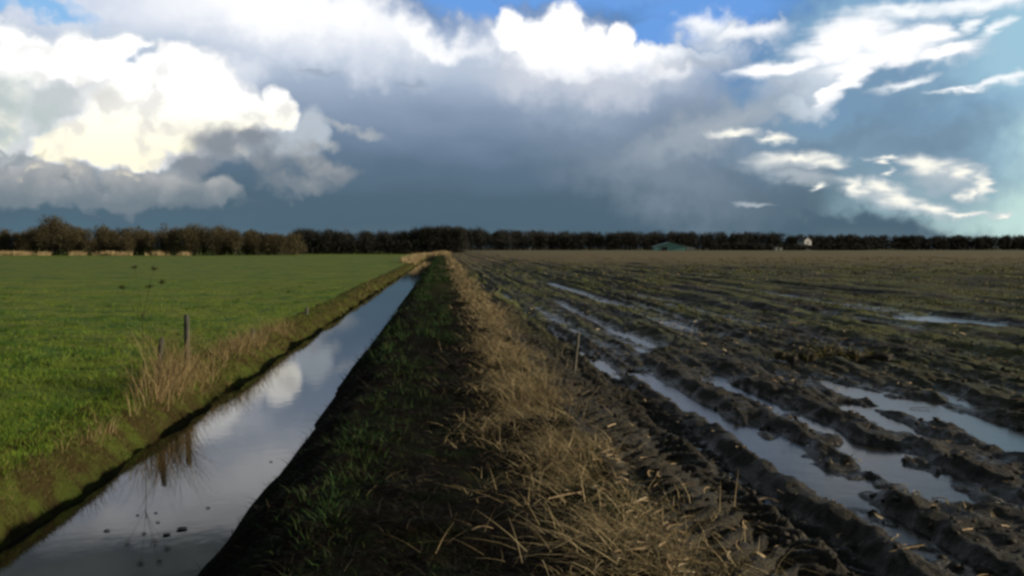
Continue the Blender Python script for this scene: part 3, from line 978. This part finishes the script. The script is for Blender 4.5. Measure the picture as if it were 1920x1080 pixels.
first = None
for px, py, sz, label in ((200, 996, 0.075, 'small dark leaf floating alone nearest the left side of the ditch'),
                          (312, 1003, 0.10, 'dark upright leaf floating left of the largest floating leaf'),
                          (341, 992, 0.14, 'largest dark leaf floating on the near water'),
                          (390, 953, 0.06, 'tiny dark leaf floating nearest the right bank of the ditch'),
                          (296, 980, 0.055, 'tiny dark leaf floating just above the upright leaf'),
                          (270, 1001, 0.06, 'faint leaf floating between the lone leaf and the upright leaf'),
                          (258, 967, 0.05, 'faint tiny leaf floating farthest left of the farther pair'),
                          (292, 962, 0.05, 'faint tiny leaf floating right in the farther pair'),
                          (508, 866, 0.06, 'lone leaf floating far up the water beside the right bank')):
    q = ground_at(px, py, WATER_Z)
    if first is None:
        first = leaf_mesh().build('floating_leaf', M['leaf'])
        o = first
    else:
        o = first.copy()
        COL.objects.link(o)
    o.location = (q.x, q.y, WATER_Z + 0.004)
    o.scale = (sz * 0.75, sz * 1.2, sz * 0.9)
    o.rotation_euler = (0, 0, random.uniform(0, 6.28))
    tag(o, label, 'leaf', 'dark leaves floating on the ditch')


# ------------------------------------------------------------------ maize husks and stalks on the mud
def stalk_mesh(kind):
    s = Solid()
    if kind == 0:                                           # broken stalk with a node
        s.add(tube([(-0.5, 0, 0.05), (-0.1, 0.02, 0.07), (0.0, 0.02, 0.08), (0.1, 0.03, 0.07), (0.5, 0.0, 0.04)], [0.06, 0.055, 0.075, 0.055, 0.05], 7))
    else:                                                   # torn leaf sheath, bent
        n = 8
        for i in range(n):
            t = i / (n - 1)
            w = 0.12 * (1 - 0.7 * t) + 0.03 * math.sin(t * 9)
            z = 0.05 + 0.22 * math.sin(t * 3.0) * (1 if kind == 1 else 0.5)
            y_ = 0.15 * math.sin(t * 4)
            s.v += [(t - 0.5, y_ - w, z + 0.05), (t - 0.5, y_, z), (t - 0.5, y_ + w, z + 0.06)]
        for i in range(n - 1):
            for j in range(2):
                a = i * 3 + j
                s.f.append((a, a + 1, a + 4, a + 3))
    return s


stalks = [stalk_mesh(k).build(('maize_stalk', 'maize_husk', 'maize_husk')[k], M['husk']) for k in range(3)]
used = set()
BIG = [(1430, 757, 0.26, 0, 'brightest broken maize stalk beside the central flooded wheel track'),
       (1680, 912, 0.16, 1, 'pale maize husk at the edge of the long central puddle'),
       (1858, 873, 0.16, 1, 'pale maize husk on the mud near the right edge of the picture'),
       (1805, 735, 0.26, 0, 'long pale maize stalk above the narrow flooded rut on the right'),
       (1725, 752, 0.2, 0, 'maize stalk lying across the wide shallow puddle on the right'),
       (1240, 602, 0.28, 2, 'left one of two upright pale maize husks in the field beyond the puddles'),
       (1266, 605, 0.28, 2, 'right one of two upright pale maize husks in the field beyond the puddles'),
       (1215, 690, 0.2, 1, 'pale husk on the mud near the leaning stake'),
       (1342, 847, 0.12, 2, 'small husk on the lug prints beside the left puddle'),
       (1690, 1012, 0.11, 2, 'small white husk on the near mud below the long puddle'),
       (1700, 1053, 0.2, 0, 'thin straw stalk on the near mud right of the black furrow'),
       (1395, 1070, 0.18, 1, 'crumpled husk at the bottom edge beside the black furrow'),
       (1295, 1068, 0.26, 0, 'pale stalk at the bottom edge where the dry grass ends'),
       (1230, 1020, 0.16, 1, 'bright crumpled husk in the pale litter at the end of the dry grass'),
       (1265, 1008, 0.13, 2, 'second bright husk in the pale litter at the end of the dry grass'),
       (1850, 1065, 0.12, 1, 'curled husk in the bottom right corner'),
       (1510, 1050, 0.1, 2, 'tiny husk inside the black furrow'),
       (1060, 932, 0.26, 0, 'long pale stalk poking left from the dry grass over dark ground'),
       (1160, 950, 0.26, 0, 'second long pale stalk lying in the dry grass'),
       (905, 1015, 0.12, 1, 'pale curled husk on the dark bank at bottom centre'),
       (1025, 818, 0.14, 1, 'pale husk lying on top of the thickest dry grass'),
       (1605, 650, 0.3, 0, 'pale stalk beside the brown clod heap'),
       (1490, 608, 0.3, 0, 'pale stalk on the weedy field left of the distant puddle'),
       (1860, 567, 0.4, 1, 'pale husk on the weedy field beyond the distant puddle')]
group = 'maize litter lying on the field'
for px, py, sz, k, label in BIG:
    q = ground_at(px, py, 0.02)
    o = stalks[k] if k not in used else stalks[k].copy()
    if k in used:
        COL.objects.link(o)
    used.add(k)
    o.location = (q.x, q.y, max(float(height(q.x, q.y)), PUDDLE_Z if q.x > 2 else -9) + 0.01)
    o.scale = (sz, sz * (0.55 if k else 0.34), sz * (0.55 if k else 0.34))
    o.rotation_euler = (random.uniform(-0.2, 0.2), random.uniform(-0.2, 0.1), random.uniform(-0.6, 0.6) + (0.0 if k != 2 else 1.2))
    tag(o, label, 'maize stalk' if k == 0 else 'maize husk', group)
# the uncountable rest of the litter
base = [np.array(s.data.vertices and [v.co[:] for v in s.data.vertices]) for s in stalks]
quads = [[tuple(p.vertices) for p in s.data.polygons] for s in stalks]
lit = Solid()
n = 760
d = logd(n, 4.5, 60)
xx = 1.3 + rng.random(n) ** 0.9 * (0.66 * d + 1)
xx[:170] = rng.normal(1.25, 0.2, 170)
d[:170] = 4.2 + rng.random(170) ** 1.6 * 3.0
for i in range(n):
    k = int(rng.integers(0, 3))
    z = float(height(xx[i], d[i]))
    if z < PUDDLE_Z:
        continue
    s_ = rng.uniform(0.035, 0.10) * (1 + d[i] / 28)
    a = rng.uniform(0, 6.28)
    ca, sa = math.cos(a), math.sin(a)
    b = base[k] * s_
    tilt = rng.uniform(-0.3, 0.3)
    v = np.stack([xx[i] + b[:, 0] * ca - b[:, 1] * sa, d[i] + b[:, 0] * sa + b[:, 1] * ca, z + 0.006 + b[:, 2] + b[:, 0] * tilt], 1)
    lit.add((v, quads[k]))
lit.build('maize_litter', M['husk'])
tag(bpy.data.objects['maize_litter'], 'small pale scraps of maize litter scattered over the mud', 'litter', kind='stuff')


# ------------------------------------------------------------------ grass tussocks one can tell apart
for px, py, hh, n, label in ((985, 745, 0.42, 260, 'large arching tussock of dead grass in the middle of the dry strip'),
                             (1060, 860, 0.32, 260, 'flattened dead grass tussock sweeping left over the dark bank'),
                             (1170, 960, 0.30, 240, 'nearest dead grass tussock beside the tractor prints'),
                             (925, 590, 0.55, 260, 'orange brown tussock standing tallest farther along the dry strip'),
                             (900, 800, 0.30, 170, 'tussock with long stems fanning left onto the black bank')):
    q = ground_at(px, py, 0.05)
    cx = q.x + 0.06 + rng.normal(0, 0.14, n // 4)
    cy = q.y + rng.normal(0, 0.26 + 0.012 * q.y, n // 4)
    P = Pile()
    P.add(tufts(cx, cy, 8, 0.08, hh * (0.6 + 0.7 * rng.random(len(cx)).repeat(8)), 0.004 + 0.0003 * q.y, 1.0, 0.4, 4, head=math.pi * 0.95, hspread=1.9))
    P.v = [v - np.array((q.x, q.y, 0.0)) for v in P.v]
    o = P.build('grass_tussock', M['straw'])
    o.location = (q.x, q.y, 0.0)
    tag(o, label, 'tussock', 'dead grass tussocks on the verge')


# ------------------------------------------------------------------ heap of clods with dead weeds
def clod(r, seed):
    import bmesh
    bm = bmesh.new()
    bmesh.ops.create_icosphere(bm, subdivisions=3, radius=r)
    for v in bm.verts:
        c = v.co.normalized()
        k = 1 + 0.35 * math.sin(c.x * 5 + seed) * math.sin(c.y * 4 + seed * 2) + 0.18 * math.sin(c.z * 9 + c.x * 7 + seed)
        v.co *= k
        v.co.z *= 0.62
    vs = [v.co.copy() for v in bm.verts]
    fs = [tuple(v.index for v in f.verts) for f in bm.faces]
    bm.free()
    return vs, fs


q = ground_at(1555, 672, 0.05)
root = empty('clod_heap', (q.x, q.y, float(height(q.x, q.y))))
tag(root, 'low heap of dark clods tangled with brown dead weeds beyond the puddles', 'clod heap')
s = Solid()
for i in range(16):
    vs, fs = clod(random.uniform(0.05, 0.11), i * 1.7)
    off = Vector((random.uniform(-0.75, 0.75), random.uniform(-0.3, 0.3), random.uniform(-0.02, 0.05)))
    s.add(([v + off for v in vs], fs))
s.build('clods', M['clod'], root, True)
P = Pile()
P.add(tufts(q.x + rng.uniform(-0.8, 0.8, 40), q.y + rng.uniform(-0.3, 0.3, 40), 9, 0.08, 0.26, 0.011, 0.8, 0.4, 3, sink=-0.05))
P.v = [v - np.array(root.location) for v in P.v]
P.build('dead_weeds', M['reed'], root)


# crumbs of mud thrown up between the tracks
cv, cf = clod(1.0, 2.3)
import bmesh
bm = bmesh.new()
bmesh.ops.create_icosphere(bm, subdivisions=1, radius=1.0)
cv = np.array([v.co[:] for v in bm.verts])
cf = np.array([[v.index for v in f.verts] for f in bm.faces])
bm.free()
n = 1500
d = logd(n, 4.2, 16)
x = 1.25 + rng.random(n) * (0.60 * d + 0.6)
z = height(x, d)
keep = z > PUDDLE_Z + 0.004
x, d, z = x[keep], d[keep], z[keep]
n = len(x)
r_ = (0.006 + 0.022 * rng.random(n) ** 3) * (0.75 + d / 18)
shape = cv[None] * (1 + rng.normal(0, 0.22, (n, len(cv), 1)))
shape = shape * np.stack([rng.uniform(0.7, 1.4, n), rng.uniform(0.7, 1.4, n), rng.uniform(0.5, 0.9, n)], 1)[:, None, :] * r_[:, None, None]
a = rng.uniform(0, 6.28, n)
ca, sa = np.cos(a)[:, None], np.sin(a)[:, None]
v = np.stack([x[:, None] + shape[:, :, 0] * ca - shape[:, :, 1] * sa, d[:, None] + shape[:, :, 0] * sa + shape[:, :, 1] * ca, (z + r_ * 0.25)[:, None] + shape[:, :, 2]], 2).reshape(-1, 3)
f = (np.arange(n)[:, None, None] * len(cv) + cf[None]).reshape(-1, 3)
tag(mesh_obj('mud_crumbs', v, f, M['clod']), 'loose crumbs of mud strewn between the wheel tracks', 'mud', kind='stuff')


# ------------------------------------------------------------------ trees
def crown_quads(n, shape, ln, wd, up=0.55, r=rng):
    """thin twig slivers filling a crown: shape(u) -> centre points (n,3) with outward dirs"""
    c, out = shape(n)
    d = out + r.normal(0, 0.55, (n, 3)) + np.array((0, 0, up))
    d /= np.linalg.norm(d, axis=1)[:, None]
    s = np.cross(d, r.normal(0, 1, (n, 3)))
    s /= np.linalg.norm(s, axis=1)[:, None] + 1e-9
    L = (ln * r.uniform(0.5, 1.4, n))[:, None]
    w = (wd * r.uniform(0.5, 1.3, n))[:, None]
    v = np.stack([c - s * w * 0.5, c + s * w * 0.5, c + d * L + s * w * 0.12, c + d * L - s * w * 0.12], 1).reshape(-1, 3)
    f = np.arange(4 * n).reshape(-1, 4)
    return v, f


def lobes(h, rx, base, count, r=rng):
    """an uneven crown of several lobes"""
    cen = []
    for i in range(count):
        a = r.uniform(0, 2 * math.pi)
        t = r.uniform(0, 1)
        rr = rx * (0.65 - 0.45 * t) * r.uniform(0.5, 1.2)
        cen.append((math.cos(a) * rr, math.sin(a) * rr, base + (h - base) * (0.18 + 0.62 * t), rx * r.uniform(0.36, 0.6), (h - base) * r.uniform(0.17, 0.27)))
    cen.append((0, 0, h * 0.8, rx * 0.45, h * 0.17))
    cen = np.array(cen)

    def f(n):
        k = r.integers(0, len(cen), n)
        u = r.normal(0, 1, (n, 3))
        u /= np.linalg.norm(u, axis=1)[:, None]
        rad = r.uniform(0.1, 1.15, n) ** 0.55
        c = cen[k, :3] + u * rad[:, None] * np.stack([cen[k, 3], cen[k, 3], cen[k, 4]], 1)
        return c, u
    return f, cen


def make_tree(h, rx, base, twigs, mat, name='bare_tree', n_lobe=9, ln=0.75, wd=0.10):
    root = empty(name, (0, 0, 0))
    shp, cen = lobes(h, rx, base, n_lobe)
    s = Solid()
    lean = random.uniform(-0.3, 0.3)
    r0 = h * 0.022
    s.add(tube([(0, 0, -0.3), (0, 0, 0.2), (lean * 0.3, 0, h * 0.3), (lean, 0.1, h * 0.6), (lean * 1.2, 0, h * 0.85)], [r0 * 1.5, r0 * 1.15, r0 * 0.85, r0 * 0.5, r0 * 0.12], 7))
    s.build('trunk', M['bark'], root, True)
    t = Solid()
    for c in cen:
        z0 = max(h * 0.18, c[2] * random.uniform(0.4, 0.6))
        p0 = Vector((lean * z0 / h, 0, z0))
        p2 = Vector(c[:3])
        p1 = (p0 + p2) / 2 + Vector((0, 0, -0.06 * h))
        t.add(tube([p0, p1, p2], [r0 * 0.45, r0 * 0.32, r0 * 0.1], 5, False))
    t.build('limbs', M['bark'], root, True)
    v, f = crown_quads(twigs, shp, ln, wd)
    mesh_obj('crown', v, f, mat, root)
    return root


protos = [make_tree(7.8, 3.6, 0.6, 2900, M['twig'], wd=0.075), make_tree(7.4, 3.2, 0.5, 2700, M['twig'], wd=0.075), make_tree(8.0, 3.0, 0.8, 2600, M['twig'], wd=0.075)]
big = make_tree(10.6, 5.2, 1.2, 5200, M['twig'], n_lobe=14, ln=0.9)
hump = make_tree(8.9, 5.0, 0.9, 4800, M['twig'], n_lobe=14, ln=0.85)
D0 = 250.0


def stand(o, px, dist, sc=1.0, rz=None, label=None, group=None):
    x = place_at(px, dist)
    o.location = (x, dist, float(height(x, dist)) - 0.05)
    o.scale = (sc, sc, sc)
    o.rotation_euler = (0, 0, random.uniform(0, 6.28) if rz is None else rz)
    tag(o, label, 'tree', group)


GT = 'bare trees along the far edge of the meadow'
stand(big, 98, 246, 1.0, 0.3, 'biggest round brown bare tree, highest in the row beyond the meadow', GT)
stand(hump, 362, 247, 1.0, 1.0, 'broad domed brown bare tree, second highest in the row beyond the meadow', GT)
k = 0
spots = [(-150, 250, .95), (-105, 247, 1.0), (-60, 252, .9), (-22, 247, .85), (12, 250, .92), (42, 245, .84), (62, 252, .98), (140, 250, 1.02), (166, 245, 1.0), (190, 252, .98), (214, 248, .98), (238, 244, .9),
         (262, 251, .96), (284, 246, .93), (306, 252, .98), (326, 247, 1.0), (398, 246, 1.04), (420, 251, 1.0), (442, 246, .98), (463, 250, .95), (484, 248, .84), (505, 252, .82), (526, 247, .8), (545, 252, .84)]
for px, dist, sc in spots:
    o = protos[k % 3] if k < 3 else copy_tree(protos[k % 3])
    k += 1
    stand(o, px, dist, sc * random.uniform(0.86, 0.95), None, 'ordinary brown bare tree in the row along the far edge of the meadow', GT)


# scrub under and behind the row
def belt(px0, px1, d0, d1, n_tree, hfun, twigs, mat, name, label, ln, wd, low=0.0, rxk=0.36, under=0):
    pile = Pile()
    for i in range(n_tree):
        px = random.uniform(px0, px1)
        dist = random.uniform(d0, d1)
        x = place_at(px, dist)
        h = hfun(px) * dist / F * random.triangular(0.72, 1.08, 0.94)
        shp, cen = lobes(h, h * rxk * random.uniform(0.8, 1.2), h * low, 6)
        v, f = crown_quads(twigs, shp, ln, wd, 0.7)
        pile.add((v + np.array((x, dist, float(height(x, dist)))), f))
        tv, tf = tube([(0, 0, -0.3), (0.05, 0, h * 0.45), (0, 0, h * 0.85)], [h * 0.022, h * 0.015, h * 0.004], 4, False)
        pile.add((np.array([tuple(q) for q in tv]) + np.array((x, dist, float(height(x, dist)))), np.array(tf)))
    if under:
        n = under
        px = rng.uniform(px0, px1, n)
        dist = rng.uniform(d0 - 2, d0 + (d1 - d0) * 0.5, n)
        dv = np.array([place_at(p_, 1.0) for p_ in px])
        x = dv * dist
        z = height(x, dist)
        hh = np.array([hfun(p_) for p_ in px]) * dist / F * 0.55

        def shp(n):
            c = np.stack([x, dist, z + rng.random(n) * hh], 1)
            return c, rng.normal(0, 0.5, (n, 3))
        pile.add(crown_quads(n, shp, ln * 1.2, wd * 1.6, 0.6))
    o = pile.build(name, mat)
    tag(o, label, 'wood', kind='stuff')
    return o


def prof(pts):
    xs_, ys_ = zip(*pts)
    return lambda p_: float(np.interp(p_, xs_, ys_))


belt(-260, 560, 252, 262, 160, prof([(-260, 50), (40, 45), (75, 56), (130, 56), (160, 50), (330, 54), (395, 54), (460, 49), (500, 43), (560, 44)]), 640, M['twig'], 'undergrowth',
     'brown scrub filling in under and behind the bare trees beyond the meadow', 0.8, 0.12, 0.0, 0.42, 9000)
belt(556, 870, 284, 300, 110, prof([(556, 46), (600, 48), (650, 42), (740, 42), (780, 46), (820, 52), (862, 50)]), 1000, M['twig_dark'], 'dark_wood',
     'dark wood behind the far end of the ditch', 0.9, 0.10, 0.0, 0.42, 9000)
belt(810, 2200, 500, 540, 620, prof([(838, 44), (890, 43), (920, 37), (960, 40), (985, 37), (1050, 34), (1200, 36), (1400, 36), (1460, 33), (1500, 29), (1700, 28), (2200, 28)]), 460, M['twig_dark'], 'far_wood',
     'long low dark wood along the horizon beyond the muddy field', 1.5, 0.18, 0.0, 0.42, 16000)
# pale reeds at the foot of the left trees
P = Pile()
for px, w, n in ((20, 3.5, 60), (55, 3, 46), (82, 2.0, 30), (165, 1.2, 26), (298, 1.2, 30), (410, 1.6, 36), (440, 1.8, 36), (490, 1.4, 24), (615, 2.0, 30), (720, 1.5, 20), (-60, 6, 90)):
    cx = place_at(px * 0.48, 238) + rng.normal(0, w * 0.5, n)
    P.add(tufts(cx, 238 + rng.normal(0, 1.5, n), 12, 0.4, 1.25, 0.08, 0.2, 0.25, 3))
tag(P.build('pale_reeds', M['far_reed']), 'pale reeds in patches at the foot of the bare trees left', 'reeds', kind='stuff')


# ------------------------------------------------------------------ buildings across the field
def barn():
    d = 440.0
    x = place_at(1254, d)
    z = float(height(x, d)) + 0.2
    root = empty('barn', (x, d, z), R(-8))
    tag(root, 'low teal green barn with a shallow roof at the far edge of the field', 'barn')
    w = Solid().prism([(-7.5, -0.5), (7.5, -0.5), (7.5, 1.7), (0, 3.75), (-7.5, 1.7)], -6, 6)
    w.build('wall', M['teal_wall'], root)
    r = Solid()
    for sx in (-1, 1):
        for i in range(6):
            t0, t1 = i / 6, (i + 1) / 6 - 0.006
            a, b = 8.1 * t0, 8.1 * t1
            r.prism([(sx * a, 4.0 - a * 0.27), (sx * b, 4.0 - b * 0.27), (sx * b, 4.12 - b * 0.27), (sx * a, 4.12 - a * 0.27)][::sx], -6.5, 6.5)
    r.build('roof', M['teal'], root)
    dr = Solid().box(-4.4, -1.4, -6.06, -6.002, -0.4, 1.75)
    door = dr.build('door', M['dark'], root)
    fr = Solid().box(-4.55, -4.4, -6.12, -6.003, -0.4, 1.9).box(-1.4, -1.25, -6.12, -6.003, -0.4, 1.9).box(-4.4, -1.4, -6.12, -6.003, 1.75, 1.9)
    fr.build('door_frame', M['teal'], door)
    le = Solid().prism([(8.2, -0.5), (12.4, -0.5), (12.4, 1.35), (8.2, 2.0)], -4, 4)
    le.build('lean_to', M['grey'], root)


def house():
    d = 492.0
    x = place_at(1508, d)
    z = float(height(x, d))
    root = empty('white_house', (x, d, z), R(12))
    tag(root, 'small white gabled house showing through the dark wood', 'house')
    w = Solid().prism([(-2.3, 0), (2.3, 0), (2.3, 5.6), (0, 7.5), (-2.3, 5.6)], -3.5, 3.5)
    w.build('wall', M['white'], root)
    rf = Solid()
    for sx in (-1, 1):
        rf.prism([(0, 7.56), (sx * 2.7, 5.36), (sx * 2.7, 5.54), (0, 7.76)][::sx], -3.7, 3.7)
    rf.build('roof', M['slate'], root)
    ch = Solid().box(-0.3, 0.3, 0.9, 1.5, 7.3, 8.3).box(-0.38, 0.38, 0.82, 1.58, 8.3, 8.4)
    ch.build('chimney', M['grey'], root)
    for wx, wz in ((-1.2, 1.2), (1.2, 1.2), (0, 4.0)):
        fr = Solid().box(wx - 0.4, wx - 0.33, -3.56, -3.502, wz, wz + 1.1).box(wx + 0.33, wx + 0.4, -3.56, -3.502, wz, wz + 1.1).box(wx - 0.33, wx + 0.33, -3.56, -3.502, wz + 1.03, wz + 1.1).box(wx - 0.33, wx + 0.33, -3.58, -3.502, wz, wz + 0.07)
        f = fr.build('window', M['slate'], root)
        Solid().box(wx - 0.33, wx + 0.33, -3.53, -3.503, wz + 0.07, wz + 1.03).build('pane', M['glass'], f)
    # scrub in front of the house belongs to the wood


def shed():
    d = 470.0
    x = place_at(1458, d)
    z = float(height(x, d))
    root = empty('grey_shed', (x, d, z), R(4))
    tag(root, 'tiny grey shed left of the white house at the field edge', 'shed')
    Solid().prism([(-2.0, 0), (2.0, 0), (2.0, 1.5), (-2.0, 2.0)], -1.5, 1.5).build('wall', M['grey'], root)
    Solid().prism([(-2.3, 2.06), (2.3, 1.5), (2.3, 1.6), (-2.3, 2.16)], -1.8, 1.8).build('roof', M['grey'], root)
    Solid().box(-0.5, 0.4, -1.56, -1.503, 0.02, 1.35).build('door', M['dark'], root)


barn()
house()
shed()
# a low hedge hides the foot of the white house
hedge = belt(1330, 1640, 474, 484, 60, prof([(1330, 15), (1400, 13), (1510, 11), (1640, 14)]), 420, M['twig_dark'], 'scrub_hedge',
             'low dark scrub in front of the white house', 0.9, 0.2, 0.0, 0.7, 3000)
tag(hedge, cat='hedge')
for o in list(SC.objects):
    if o.type == 'MESH' and not o.data.users:
        bpy.data.objects.remove(o)
